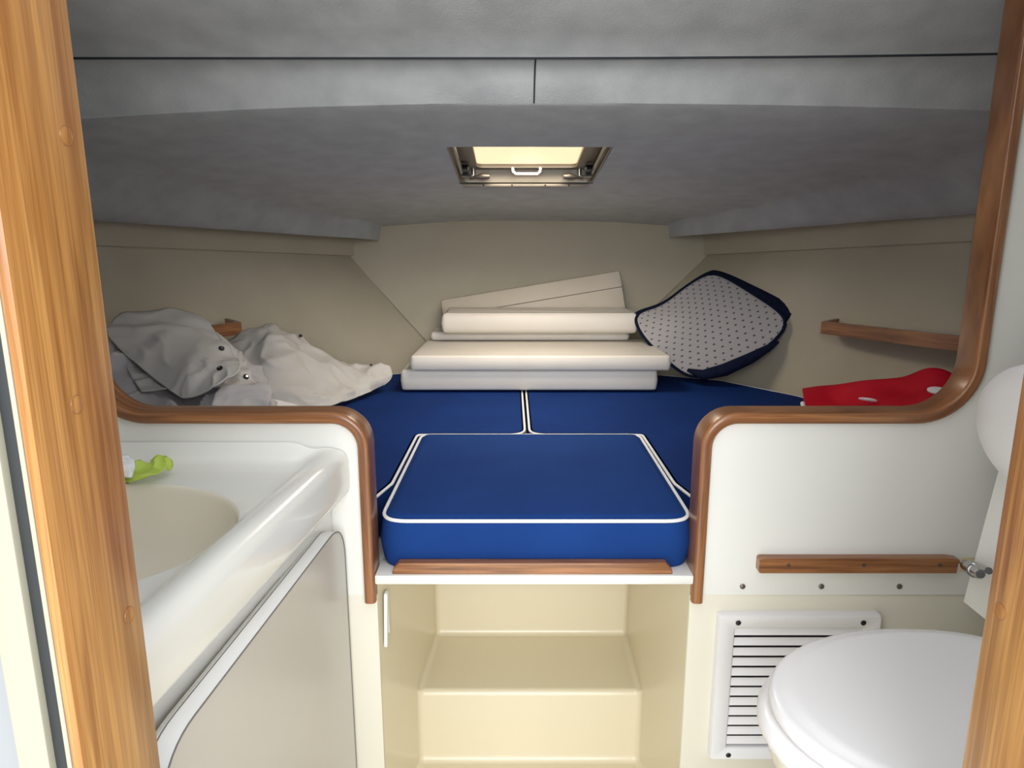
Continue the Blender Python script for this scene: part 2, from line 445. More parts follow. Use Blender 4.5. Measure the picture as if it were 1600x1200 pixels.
# ---- hull sides, ledge bands, front wall
Rlow = [(.25, 2.87), (.50, 2.76), (.81, 2.58), (1.0, 2.30), (1.12, 1.9), (1.22, 1.21)]
Llow = [(-.18, 2.87), (-.43, 2.76), (-.73, 2.58), (-.93, 2.30), (-1.05, 1.9), (-1.15, 1.21)]
fr_ = [0, .17, .36, .55, .74, 1.0]
def ledge(side, Y):            # lower edge of the ledge band
    if side > 0: return Vector((.82 + .476 * (3.0 - Y), Y, -.074 + .0625 * (3.0 - Y)))
    return Vector((-.677 - .545 * (3.0 - Y), Y, -.078 + .057 * (3.0 - Y)))
def hull(side):
    low = Rlow if side > 0 else Llow; rows = []
    for k in range(31):
        f = k / 30; Y = 3.0 - f * 1.79
        lo = catmull([Vector((x, y, -.60)) for x, y in low], f)
        hi = ledge(side, Y) + Vector((side * .012, .004, 0))
        rows.append([lo.lerp(hi, q / 8) + Vector((side * .012 * math.sin(math.pi * q / 8), 0, 0)) for q in range(9)])
    return rows
for side, nm, lab in ((1, 'wall_right', 'cream vinyl hull side behind the mat and red pad'), (-1, 'wall_left', 'cream vinyl hull side behind the canvas heap')):
    rows = hull(side)
    h = loft(nm, rows, VINYL, capb=False, capt=False, closed=False); tag(h, lab, kind='structure')
    rr = []
    for k in range(13):
        Y = 3.012 - k / 12 * 1.8; e = ledge(side, Y); o_ = side
        rr.append([e + Vector((o_ * .02, .008, 0)), e, e + Vector((-o_ * .002, 0, .003)), e + Vector((o_ * .002, .002, .075)), e + Vector((o_ * .006, .004, .10))])
    b_ = loft('ledge_band', rr, VINYL, h, capb=False, capt=False, closed=False)
wfr = [(-.20, 2.845, -.60), (.27, 2.845, -.60), (.835, 3.0, -.075), (.835, 3.03, .14), (-.70, 3.03, .14), (-.695, 3.0, -.079)]
tag(obj('wall_bow', wfr, [[0, 1, 2, 5], [5, 2, 3, 4]], VINYL), 'cream panel at the bow behind the white cushions', kind='structure')

# ---- carpeted headliner
HX0, HX1, HY0, HY1 = -.165, .255, 1.83, 2.275
prof_c = [(.855, 1.0), (.86, .60), (.90, .565), (1.0, .50), (1.15, .425), (1.25, .387), (1.34, .3595), (1.418, .338), (1.421, .3345), (1.424, .336), (1.45, .327), (1.462, .319), (1.475, .306), (1.503, .2685), (1.515, .2645)]
Ys = [1.6, 1.7, HY0, 1.9, 2.0, 2.1, 2.2, HY1, 2.4, 2.5, 2.6, 2.7, 2.8, 2.9, 3.0, 3.03]
def zc_(Y): return .2645 + (Y - 1.515) * (.068 - .2645) / (3.03 - 1.515)
prof_c += [(Y, zc_(Y)) for Y in Ys]
def lerp(a, b, t): return a + (b - a) * min(max(t, 0), 1)
def headliner():
    XC = .045
    grid = []
    for Y, z in prof_c:
        YY = max(Y, 1.2)
        if Y <= 3.0:
            xr, zr = .663 + .644 * (2.95 - YY), .001 + .063 * (2.95 - YY)
            xl, zl = -.557 - .644 * (2.95 - YY), -.013 + .0605 * (2.95 - YY)
        else: xr, zr, xl, zl = .640, -.001, -.54, -.015
        if Y > 2.9: xr, xl = max(xr, .672), min(xl, -.567)
        if Y < 1.5:
            k = min(max((1.5 - Y) / .06, 0), 1)
            cl, cr = lerp(.085, .0, k), lerp(.03, -.025, k)
            zr = lerp(zr, z - .03, k); zl = lerp(zl, z - .03, k)
        else:
            f = (Y - 1.5) / 1.5; cl, cr = lerp(.085, .026, f), lerp(.04, .022, f)
        f = min(max((Y - 1.5) / 1.5, 0), 1)
        s0 = lerp(.72, .985, f)
        row = []
        ss = [-1, -.985, -.97, -.95, -.92, -.88, -.84, -.8, -.75, -.7, -.6, -.5, -.4, -.3]
        xs = [XC + s * (XC - xl) for s in ss] 
        xm = [HX0, -.08, XC, .15, HX1]
        xr_ = [XC - s * (xr - XC) for s in ss[::-1]]
        for side, xx, sv in [(-1, xs, ss), (0, xm, [0] * 5), (1, xr_, [-s for s in ss[::-1]])]:
            for x, s in zip(xx, sv):
                hw = (XC - xl) if x < XC else (xr - XC); c = cl if x < XC else cr; ze = zl if x < XC else zr
                s = abs(x - XC) / hw
                zz = z - c * s * s
                if s > s0:
                    q = (s - s0) / (1 - s0); q = q * q * (3 - 2 * q) if f < .98 else q
                    zz = zz + (ze - zz) * q
                if Y > 1.55: zz += .003 * noise.noise(Vector((x * 3, Y * 3, 1)))
                row.append(Vector((x, Y, zz)))
        grid.append(sorted(row, key=lambda p: p.x))
    n = len(grid[0]); vs = [p for r in grid for p in r]; fs = []
    for j in range(len(grid) - 1):
        for i in range(n - 1):
            a, c = grid[j][i], grid[j + 1][i + 1]
            if a.x >= HX0 - 1e-4 and c.x <= HX1 + 1e-4 and a.y >= HY0 - 1e-4 and c.y <= HY1 + 1e-4: continue
            fs.append([j * n + i, j * n + i + 1, (j + 1) * n + i + 1, (j + 1) * n + i])
    o = obj('ceiling', vs, fs, CARPET, sharp=35)
    tag(o, 'grey carpet headliner over the berth', kind='structure')
    return o, grid
ceil, cgrid = headliner()
js = [j for j, r in enumerate(cgrid) if abs(r[0].y - 1.421) < 1e-4][0]
tube('cross_seam', [p + Vector((0, -.0005, -.0005)) for p in cgrid[js]], .0022, DARK, ceil, n=6)
seam = []
for r in cgrid:
    if 1.421 <= r[0].y <= 1.504:
        k = min(range(len(r)), key=lambda i: abs(r[i].x - .045)); seam.append(Vector((.045, r[k].y - .001, r[k].z - .0006)))
tube('centre_seam', seam, .0018, DARK, ceil, n=6)

# ---- deck hatch
def hatch():
    sl = (.068 - .2645) / (3.03 - 1.515)
    w1 = empty('window_1', ((HX0 + HX1) / 2, (HY0 + HY1) / 2, zc_(2.05))); tag(w1, 'deck hatch with glowing peach lens in the grey headliner', kind='structure')
    def zz(Y): return zc_(Y)
    outer = rrect(HX1 - HX0 + .004, HY1 - HY0 + .004, .03, (HX0 + HX1) / 2, (HY0 + HY1) / 2, 5)
    def R(poly, dz): return [(x, y, zz(y) + dz) for x, y in poly]
    fl = inset2(outer, -.012); inn = inset2(outer, .006)
    loft('coaming', [R(fl, .006), R(fl, .004), R(inset2(outer, .001), .001), R(inn, .003), R(inn, .055), R(inset2(outer, -.02), .055)], ALU, w1, capb=False, capt=False)
    lo = inset2(outer, .012); li = rrect(.305, .345, .02, (HX0 + HX1) / 2, (HY0 + HY1) / 2 - .005, 5)
    # lid frame
    loft('lid_frame', [R(lo, .040), R(li, .036), R(li, .050), R(inset2(outer, -.03), .058), R(inset2(outer, -.03), .046)], ALU, w1, capb=False, capt=False)
    loft('lens', [R(inset2(li, -.004), .047), R(inset2(li, -.004), .053)], PEACH, w1)
    cx = (HX0 + HX1) / 2; yf = HY1 - .004
    # pull handle
    yh = HY1 - .055; z = zz(yh) + .036
    tube('pull_handle', [(cx - .043, yh, z), (cx - .041, yh - .004, z - .012), (cx - .033, yh - .006, z - .019), (cx + .033, yh - .006, z - .019), (cx + .041, yh - .004, z - .012), (cx + .043, yh, z)], .0045, WPLAS, w1, n=8)
    # front flange strip
    box2('flange_strip', (HX0 + .012, HY1 - .006, zz(HY1) - .010), (HX1 - .012, HY1 + .012, zz(HY1) - .001), ALU, w1, bev=.002)
    for dx in (-.135, -.045, .06, .135):
        p = Vector((cx + dx, HY1 - .0062, zz(HY1) - .0055)); tube('screw', [p, p - Vector((0, .002, 0))], .0028, SHADE, w1, n=8)
    for s in (-1, 1):
        xk = cx + s * .165; la = tube('latch', [(xk, yf - .03, zz(yf) + .045), (xk, yf - .03, zz(yf) + .012)], .006, CHROME, w1, n=10)
        # paddle
        pth = [(xk + s * .012, yf - .032, zz(yf) + .014), (xk - s * .01, yf - .034, zz(yf) + .016), (xk - s * .03, yf - .036, zz(yf) + .018), (xk - s * .05, yf - .036, zz(yf) + .018)]
        tube('paddle', pth, [.005, .006, .011, .008], SCREW, la, n=10)
        xs = (HX0 + .014) if s < 0 else (HX1 - .014)
        st = tube('stay_arm', [(xs, HY0 + .02, zz(HY0) + .008), (xs, HY1 - .07, zz(HY1) + .018)], .0055, CHROME, w1, n=8)
        kz = zz(HY1 - .1) + .018
        tube('stay_knob', [(xs + s * .002, HY1 - .10, kz), (xs - s * .018, HY1 - .10, kz), (xs - s * .022, HY1 - .10, kz)], [.017, .017, .012], BLACK, st, n=14)
        tube('hinge_rod', [(xs, HY1 - .07, zz(HY1) + .016), (xk, HY1 - .03, zz(HY1) + .02)], .004, CHROME, la, n=8)
hatch()

# ================================================================== BERTH CUSHIONS
ZC = -.52
def cushion(name, poly, z0, z1, mat, label, cat, group=None, bulge=.004, r=.012, puff=.004, pipe=None, step=.04, ins=.05, pipe_open=None, r2=None):
    poly = resample(poly, step)
    xs = [p[0] for p in poly]; ys = [p[1] for p in poly]
    e = empty(name, ((min(xs) + max(xs)) / 2, (min(ys) + max(ys)) / 2, z0)); tag(e, label, cat, group)
    loft('cover', cushion_rings(poly, z0, z1, bulge, r, puff, ins=ins), mat, e, sharp=60)
    if pipe:
        pp = [Vector((x, y, z1 - r * .25)) for x, y in inset2(poly, r * .25)]
        if pipe_open: pp = pp[pipe_open:]
        tube('piping', pp, pipe, PIPE, e, closed=not pipe_open, n=8)
    return e
ZP = -.621
ins_poly = roundpoly([(-.252, 1.216), (.344, 1.216), (.346, 1.80), (-.246, 1.80)], [.055, .055, .035, .035], 8)
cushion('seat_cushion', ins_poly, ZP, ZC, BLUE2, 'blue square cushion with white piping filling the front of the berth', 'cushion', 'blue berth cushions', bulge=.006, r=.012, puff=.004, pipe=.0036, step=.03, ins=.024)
bR = [(.352, 1.43), (.392, 1.245), (1.17, 1.245), (1.09, 1.9), (.965, 2.27), (.78, 2.53), (.48, 2.68), (.23, 2.79), (.047, 2.80), (.046, 1.806), (.352, 1.806)]
cushion('berth_cushion', roundpoly(bR, [.03, .03, .03, .1, .1, .1, .1, .05, .03, .06, .012], 7), ZP, ZC - .004, BLUE, 'blue berth cushion with white piping below the mat and red pad', 'cushion', 'blue berth cushions', bulge=.002, r=.010, puff=.0, pipe=.0034, ins=.0105)
bL = [(-.259, 1.43), (-.255, 1.806), (.038, 1.806), (.037, 2.80), (-.16, 2.79), (-.41, 2.68), (-.70, 2.53), (-.895, 2.27), (-1.02, 1.9), (-1.10, 1.245), (-.305, 1.245)]
cushion('berth_cushion', roundpoly(bL, [.03, .012, .06, .03, .05, .1, .1, .1, .1, .03, .03], 7), ZP, ZC - .004, BLUE, 'blue berth cushion with white piping below the canvas heap', 'cushion', 'blue berth cushions', bulge=.002, r=.010, puff=.0, pipe=.0034, ins=.0105)

# ================================================================== WHITE CUSHION PILE
G = 'white vinyl cushions piled in the bow'
def wc(x0, x1, y0, y1, z0, z1, label, r=.012, rz=0.0, taper=0.0):
    p = [(x0, y0), (x1, y0), (x1 - taper, y1), (x0 + taper, y1)]
    if rz:
        c = Vector(((x0 + x1) / 2, (y0 + y1) / 2)); p = [tuple(c + Matrix.Rotation(rz, 2) @ (Vector(q) - c)) for q in p]
    return cushion('white_cushion', roundpoly(p, .016, 5), z0, z1, WVIN, label, 'cushion', G, bulge=.003, r=r, puff=.001, step=.05, ins=.0185 if r > .015 else .015)
wc(-.381, .499, 2.32, 2.68, ZC + .004, -.4455, 'thick white vinyl cushion at the bottom of the pile, lying on blue', r=.008)
wc(-.344, .538, 2.30, 2.70, -.4435, -.3925, 'thin white vinyl cushion second from the bottom of the pile', r=.007, taper=.012)
wc(-.312, .45, 2.63, 2.78, -.3885, -.357, 'mostly hidden white vinyl cushion in the middle of the pile', r=.008)
wc(-.262, .470, 2.565, 2.782, -.354, -.276, 'rounded cream white vinyl cushion fourth up, under the tilted one', r=.018)
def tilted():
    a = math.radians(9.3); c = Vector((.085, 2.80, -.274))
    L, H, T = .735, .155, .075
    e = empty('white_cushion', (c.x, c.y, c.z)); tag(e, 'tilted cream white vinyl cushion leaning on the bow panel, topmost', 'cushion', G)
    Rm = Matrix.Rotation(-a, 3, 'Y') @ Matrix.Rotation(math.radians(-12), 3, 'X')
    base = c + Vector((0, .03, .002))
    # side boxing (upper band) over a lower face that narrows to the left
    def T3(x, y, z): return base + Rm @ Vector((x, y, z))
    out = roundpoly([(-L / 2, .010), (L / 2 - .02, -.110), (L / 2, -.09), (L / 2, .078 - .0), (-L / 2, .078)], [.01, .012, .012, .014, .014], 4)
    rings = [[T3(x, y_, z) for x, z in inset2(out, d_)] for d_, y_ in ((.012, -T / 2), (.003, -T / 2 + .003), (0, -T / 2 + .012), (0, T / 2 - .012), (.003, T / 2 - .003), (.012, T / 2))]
    loft('cover', rings, M('shaded_vinyl', (204, 194, 178), .5, .4, var=(197, 186, 169), vscale=6), e, sharp=50)  # darker copy of the white vinyl, with this cushion's shadow in the colour
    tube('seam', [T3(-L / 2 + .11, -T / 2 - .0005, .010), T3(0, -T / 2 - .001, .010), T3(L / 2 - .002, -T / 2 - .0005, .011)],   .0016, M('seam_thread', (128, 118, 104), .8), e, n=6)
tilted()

# ================================================================== FOLDED MAT
def mat():
    e = empty('folded_mat', (.74, 2.55, -.51)); tag(e, 'folded navy mat showing its grey dotted backing against the hull', 'mat')
    Lp = U(980, 490, Y=2.56); Tp = U(1112, 420, Y=2.72); Rp = U(1246, 504, Y=2.41); Bp = U(1082, 600, Y=2.46)
    def latt(off=Vector((0, 0, 0)), Tp=Tp, Rp=Rp):
        rows = []
        for j in range(4):
            r = []
            for i in range(4):
                s, t = i / 3, j / 3
                p = Lp * (1 - s) * (1 - t) + Tp * s * (1 - t) + Bp * (1 - s) * t + Rp * s * t
                p = p + off
                r.append(p)
            rows.append(r)
        # sag of the L-T edge and belly near the left
        rows[0][1] += Vector((.012, 0, -.030)); rows[0][2] += Vector((.006, 0, -.016)); rows[1][1] += Vector((0, -.02, -.006))
        rows[2][0] += Vector((-.012, -.01, -.002)); rows[3][1] += Vector((.012, 0, -.012)); rows[3][2] += Vector((.012, 0, -.018)); rows[1][0] += Vector((-.01, 0, -.01))
        return rows
    def edge_of(o):
        return o
    f = sheet('backing', latt(), DOT, e, nu=30, nv=30, thick=.004, rc=.13)
    k = sheet('carpet_face', latt(Vector((.004, .012, -.002))), NAVY, e, nu=30, nv=30, thick=.012, rc=.11)
    me = f.data; n = 31
    loop = [i for i in range(n)] + [j * n + n - 1 for j in range(1, n)] + [(n - 1) * n + i for i in range(n - 2, -1, -1)] + [j * n for j in range(n - 2, 0, -1)]
    o0 = org(e)
    pts = [me.vertices[i].co + o0 + Vector((0, .003, -EYE)) for i in loop]
    tube('binding', pts, .0065, NAVY, e, closed=True, n=8)
    # second half of the fold, slid out behind
    rows2 = latt(Vector((.004, .034, .003)), Tp=U(1116, 419, Y=2.72), Rp=U(1258, 487, Y=2.42))
    s2 = sheet('folded_half', rows2, NAVY, e, nu=24, nv=24, thick=.012, rc=.09)
    # rolled lower corner
    pr = [U(1074, 578, Y=2.44), U(1098, 586, Y=2.42), U(1132, 578, Y=2.41), U(1172, 560, Y=2.41), U(1200, 544, Y=2.41), U(1216, 534, Y=2.42)]
    tube('rolled_edge', pr, [.006, .019, .023, .020, .013, .005], NAVY, e, n=12)
    return e
mat()

# ================================================================== CANVAS HEAP
def snap(p, par, n_=Vector((.15, -.85, .5)), r=.0075):
    n_ = n_.normalized()
    o = tube('snap_fastener', [p, p + n_ * .003, p + n_ * .0045], [r, r, r * .7], BLACK, par, n=12)
    tube('snap_stud', [p + n_ * .004, p + n_ * .006], [r * .45, r * .35], CHROME, o, n=8)
def surf_snap(o, u, v, par, r=.0075):
    """put a snap on the surface of sheet o where it is nearest the sight line to (u, v)"""
    d_ = U(u, v, Y=1.0).normalized(); best = None; of = org(par)
    for vt in o.data.vertices:
        p = vt.co + of - Vector((0, 0, EYE)); q = (p - d_ * p.dot(d_)).length
        if best is None or q < best[0]: best = (q, p, vt.normal.copy())
    n_ = best[2]
    if n_.dot(-best[1]) < 0: n_ = -n_
    snap(best[1] + n_ * .002, par, n_, r)

def uL(rows): return [[U(u, v, Y=y) for u, v, y in r] for r in rows]
# base lump of bundled grey canvas
ca = empty('canvas_cover', (-.85, 1.75, ZC)); tag(ca, 'bundled grey canvas at the bottom of the heap behind the basin bulkhead', 'canvas', 'canvas covers heaped on the berth')
sheet('cloth', uL([[(160, 520, 1.86), (220, 503, 1.95), (320, 520, 2.05), (400, 585, 2.0), (425, 625, 1.98)],
                   [(158, 560, 1.78), (225, 545, 1.85), (320, 560, 1.9), (400, 600, 1.9), (430, 632, 1.9)],
                   [(150, 610, 1.70), (225, 600, 1.75), (310, 612, 1.76), (390, 618, 1.78), (428, 640, 1.82)],
                   [(150, 655, 1.62), (230, 655, 1.63), (310, 660, 1.66), (385, 668, 1.7), (420, 668, 1.74)]]), CANVAS2, ca, nu=70, nv=60, thick=.004, fold=.030, scale=10, seed=3)
# right canvas with long pointed tail
cb = empty('canvas_cover', (-.62, 2.1, ZC)); tag(cb, 'off-white canvas draped with a long tail towards the white cushions', 'canvas', 'canvas covers heaped on the berth')
sb = sheet('cloth', uL([[(340, 540, 2.22), (385, 520, 2.24), (425, 508, 2.26), (470, 536, 2.28), (540, 568, 2.34), (608, 574, 2.36)],
                   [(350, 570, 2.1), (395, 552, 2.12), (440, 540, 2.14), (490, 566, 2.18), (550, 585, 2.26), (611, 584, 2.34)],
                   [(365, 600, 2.0), (405, 590, 2.02), (450, 590, 2.04), (500, 605, 2.1), (555, 603, 2.2), (608, 594, 2.32)],
                   [(375, 650, 1.92), (420, 645, 1.95), (470, 645, 1.98), (515, 637, 2.06), (555, 622, 2.17), (600, 602, 2.30)]]), CANVAS, cb, nu=80, nv=56, thick=.004, fold=.017, scale=8, seed=5)
tube('hem', [sb.data.vertices[j * 81 + 80].co + org(cb) - Vector((0, 0, EYE)) for j in range(57)], .0035, CANVAS, cb, n=6)
surf_snap(sb, 580, 572, cb, .005)
tb = sheet('tab', uL([[(448, 523, 2.32), (468, 523, 2.32), (482, 535, 2.32)], [(455, 535, 2.30), (475, 537, 2.30), (492, 552, 2.30)], [(455, 550, 2.29), (480, 556, 2.29), (500, 565, 2.29)]]), CANVAS, cb, nu=10, nv=10, thick=.003)
surf_snap(tb, 468, 526, cb, .006)
# folded white hem peeping out below
sheet('lower_fold', uL([[(395, 628, 1.86), (425, 625, 1.88), (462, 632, 1.9)], [(392, 640, 1.83), (428, 638, 1.85), (470, 640, 1.88)], [(392, 655, 1.8), (428, 655, 1.82), (470, 655, 1.86)]]), TISSUE, cb, nu=16, nv=12, thick=.003, fold=.006, scale=14, seed=2)
# middle canvas under the flap
cc = empty('canvas_cover', (-.75, 1.72, -.42)); tag(cc, 'folded pale canvas with snaps tucked under the rounded flap', 'canvas', 'canvas covers heaped on the berth')
sc = sheet('cloth', uL([[(176, 520, 1.84), (260, 530, 1.93), (330, 520, 1.94), (368, 555, 1.93)],
                   [(190, 560, 1.83), (265, 565, 1.83), (335, 560, 1.84), (385, 575, 1.84)],
                   [(205, 590, 1.75), (270, 592, 1.75), (340, 590, 1.76), (400, 597, 1.78)],
                   [(222, 614, 1.69), (285, 608, 1.69), (350, 605, 1.71), (422, 604, 1.75)]]), CANVAS, cc, nu=50, nv=40, thick=.003, fold=.016, scale=9, seed=8)
surf_snap(sc, 383, 591, cc); surf_snap(sc, 335, 612, cc, .006)
sheet('lower_flap', uL([[(345, 606, 1.70), (385, 602, 1.72), (422, 603, 1.75)], [(335, 622, 1.67), (380, 620, 1.69), (424, 618, 1.72)], [(328, 645, 1.64), (375, 645, 1.66), (412, 648, 1.69)]]), CANVAS2, cc, nu=24, nv=20, thick=.003, fold=.010, scale=12, seed=4)
# rounded flap on top
cd = empty('canvas_cover', (-.78, 1.72, -.36)); tag(cd, 'pale canvas with a rounded flap and black snaps on top of the heap', 'canvas', 'canvas covers heaped on the berth')
sd = sheet('cloth', uL([[(162, 508, 1.88), (205, 491, 1.94), (265, 486, 1.98), (318, 491, 2.0)],
                   [(172, 527, 1.82), (225, 515, 1.86), (285, 512, 1.9), (342, 525, 1.9)],
                   [(205, 560, 1.78), (255, 550, 1.78), (310, 548, 1.78), (368, 560, 1.79)],
                   [(248, 595, 1.70), (290, 588, 1.69), (335, 582, 1.69), (374, 575, 1.71)],
                   [(290, 627, 1.64), (312, 616, 1.63), (338, 603, 1.63), (362, 590, 1.66)]]), CANVAS, cd, nu=60, nv=50, thick=.004, fold=.012, scale=7, seed=11, rc=.07)
def bedge(o, par, nu, idx, name='hem', r=.003):
    tube(name, [o.data.vertices[i].co + org(par) - Vector((0, 0, EYE)) for i in idx], r, CANVAS, par, n=6)
bedge(sd, cd, 60, [j * 61 for j in range(51)] + [50 * 61 + i for i in range(1, 61)] + [j * 61 + 60 for j in range(49, 10, -1)])
surf_snap(sd, 345, 545, cd); surf_snap(sd, 345, 578, cd)

# ================================================================== RED PAD
rp = empty('red_pad', (1.0, 1.85, ZC)); tag(rp, 'red quilted pad with white tufts curled against the hull', 'pad')
def tuft(s, t):
    d_ = 0
    for cx, cy in ((.25, .45), (.62, .40), (.88, .42), (.45, .85), (.78, .85), (.1, .9)):
        q = ((s - cx) / .13) ** 2 + ((t - cy) / .28) ** 2; d_ -= .022 * math.exp(-q)
    return d_ + .006 * math.sin(s * 9 + t * 4)
rs = sheet('cover', uL([[(1255, 612, 2.18), (1300, 608, 2.12), (1350, 597, 2.02), (1410, 590, 1.92), (1463, 581, 1.82), (1520, 612, 1.74)],
                   [(1256, 622, 2.12), (1300, 620, 2.06), (1352, 612, 1.97), (1412, 606, 1.87), (1466, 602, 1.76), (1525, 625, 1.70)],
                   [(1256, 634, 2.06), (1302, 634, 2.0), (1354, 630, 1.90), (1414, 628, 1.80), (1470, 628, 1.68), (1528, 650, 1.64)],
                   [(1256, 646, 2.0), (1304, 650, 1.92), (1358, 655, 1.80), (1418, 662, 1.68), (1475, 668, 1.58), (1530, 680, 1.54)]]), RED, rp, nu=60, nv=36, thick=.022, disp=tuft)
def patch(u, v, w_, h, Y, name='tuft'):
    c = U(u, v, Y=Y); e1 = Vector((1, -.8, 0)).normalized(); n_ = Vector((-.4, -.5, .75)).normalized(); e2 = n_.cross(e1)
    R0 = [c + e1 * w_ * math.cos(2 * math.pi * k / 20) + e2 * h * math.sin(2 * math.pi * k / 20) for k in range(20)]
    loft(name, [R0, [p + n_ * .004 for p in R0], [c + (p - c) * .8 + n_ * .006 for p in R0]], TISSUE, rp)
patch(1464, 611, .022, .011, 1.70); patch(1356, 625, .024, .004, 1.885); patch(1460, 634, .012, .005, 1.62)
tube('white_edge', [U(1254, 630, Y=2.06), U(1256, 638, Y=2.03), U(1262, 645, Y=1.99), U(1268, 652, Y=1.96)], .007, TISSUE, rp, n=8)

# ================================================================== WALL SHELVES WITH TEAK RAIL
def shelf(side, A, B, label):
    """A forward end, B aft end of the rail's top edge"""
    e = empty('wall_shelf', ((A.x + B.x) / 2, (A.y + B.y) / 2, A.z - .04)); tag(e, label, 'shelf', 'teak railed hull shelves')
    t = (B - A).normalized(); nrm = Vector((t.y, -t.x, 0)).normalized()
    if nrm.x * side > 0: nrm = -nrm          # inboard
    def bar(name, P, Q, w_, h, mat_):
        tt = (Q - P).normalized(); nn = Vector((tt.y, -tt.x, 0)).normalized() * w_ / 2; up = Vector((0, 0, 1))
        pr = roundpoly([(-1, -h), (1, -h), (1, 0), (-1, 0)], .0, 2)
        pr = rrect(2, h, h * .2, 0, -h / 2, 3)
        loft(name, [[P + nn * a + up * b for a, b in pr], [Q + nn * a + up * b for a, b in pr]], mat_, e, uvs=[(0, b * .6) for a, b in pr] + [((Q - P).length, b * .6) for a, b in pr])
    bar('rail', A, B, .016, .040, TEAK)
    C = A - nrm * .085 + Vector((0, .045, .002))
    bar('rail_end', A + (C - A) * .0 + Vector((0, 0, -.001)), C, .012, .030, TEAK)
    up = Vector((0, 0, -.012)); q = [A + up, B + up, B - nrm * .14 + up, A - nrm * .14 + up]
    obj('shelf_board', q + [p + Vector((0, 0, -.012)) for p in q], [[0, 1, 2, 3], [7, 6, 5, 4], [0, 4, 5, 1], [1, 5, 6, 2], [2, 6, 7, 3], [3, 7, 4, 0]], LAM, e, smooth=False)
    for f in (.45, .78):
        p = A.lerp(B, f) - nrm * .04 + up; tube('screw', [p, p + Vector((0, 0, .002))], .005, SCREW, e, n=8)
shelf(1, U(1287, 502, Y=2.25), U(1570, 532, Y=1.66), 'teak railed shelf on the hull side above the red pad')
shelf(-1, U(374, 503, Y=2.25), U(285, 513, Y=2.06), 'teak railed shelf on the hull side mostly hidden by canvas')

# ================================================================== VANITY WITH BASIN
va = empty('vanity', (-.65, .87, -1.2)); tag(va, 'white moulded vanity with oval basin and raised rounded front rail', 'vanity')
YV0, YV1 = .515, 1.198
def railX(Y): return -.2975 - .092 * (1.2 - Y)      # outer face of the front rail
ZV = -.405
EC = (-.62, .90); EA, EB = .228, .200
def topz(x, y):
    z = ZV
    d_ = railX(y) - x                              # distance in from the outer face
    if d_ < .085:
        q = 1 - d_ / .085; z += .030 * (q * q * (3 - 2 * q)) if d_ > .03 else .030 * 1
        if d_ > .03:
            q = 1 - (d_ - .03) / .055; z = ZV + .030 * q * q * (3 - 2 * q)
        else:
            z = ZV + .030 - (.022 - math.sqrt(max(.022 ** 2 - max(0, .022 - d_) ** 2, 0)))
    k = 1.198 - y
    if k < .05 and d_ > .02: z = max(z, z + (ZV + .05 - z) * min((d_ - .02) / .07, 1) * (1 - math.sqrt(max(1 - (1 - k / .05) ** 2, 0))))
    k = x + .978
    if k < .05: z = max(z, ZV + .05 - math.sqrt(max(.05 ** 2 - (.05 - k) ** 2, 0)))
    return z
def vanity_top():
    NE = 72; pts = []
    ell = [(EC[0] + EA * math.cos(2 * math.pi * k / NE), EC[1] + EB * math.sin(2 * math.pi * k / NE)) for k in range(NE)]
    pts += ell; edges = [(k, (k + 1) % NE) for k in range(NE)]
    ys = [YV0 + (1.15 - YV0) * i / 26 for i in range(27)] + [1.158, 1.166, 1.174, 1.182, 1.189, 1.194, 1.1975]
    ds = [0, .0012, .003, .006, .010, .015, .022, .030, .038, .046, .054, .062, .070, .078, .085, .10, .12]
    for y in ys:
        for d_ in ds: pts.append((railX(y) - d_, y))
        x0 = railX(y) - .12
        for i in range(1, 25):
            pts.append((x0 + (-.93 - x0) * i / 24, y))
        for x in (-.94, -.95, -.96, -.968, -.974, -.978): pts.append((x, y))
    keep = pts[:NE] + [p for p in pts[NE:] if ((p[0] - EC[0]) / (EA + .004)) ** 2 + ((p[1] - EC[1]) / (EB + .004)) ** 2 > 1]
    vv, ee, ff, *_ = delaunay_2d_cdt([Vector(p) for p in keep], edges, [], 0, 1e-6)
    fs = []
    for f in ff:
        c = sum((vv[i] for i in f), Vector((0, 0))) / len(f)
        if ((c.x - EC[0]) / EA) ** 2 + ((c.y - EC[1]) / EB) ** 2 < .995: continue
        fs.append(list(f))
    vs = [(v.x, v.y, topz(v.x, v.y)) for v in vv]
    obj('countertop', vs, fs, GEL, va, sharp=60)
    # basin
    R = []
    for s, z in ((1.0, 0), (.992, -.0012), (.984, -.004), (.979, -.009), (.972, -.02), (.95, -.05), (.89, -.09), (.80, -.12), (.62, -.14), (.35, -.148), (.09, -.151)):
        R.append([(EC[0] + EA * s * math.cos(2 * math.pi * k / NE), EC[1] + EB * s * math.sin(2 * math.pi * k / NE), ZV + z) for k in range(NE)])
    loft('basin', R, M('basin_gelcoat', (238, 231, 213), .15, .5, coat=.4), va, capb=False, sharp=80)
    tube('drain', [(EC[0], EC[1], ZV - .152), (EC[0], EC[1], ZV - .1485), (EC[0], EC[1], ZV - .147)], [.026, .026, .018], CHROME, va, n=24)
    # front apron: outer face of the rail, rolled under
    ap = []
    for i in range(15):
        y = YV0 + (YV1 - YV0) * i / 14; X = railX(y)
        ap.append([(X, y, ZV + .008), (X + .001, y, ZV - .02), (X, y, -.448), (X - .003, y, -.456), (X - .010, y, -.461), (X - .028, y, -.464), (X - .034, y, -.468), (X - .036, y, -.476), (X - .036, y, -1.195)])
    loft('front_panel', ap, GEL, va, capb=False, capt=False, closed=False, sharp=50)
vanity_top()
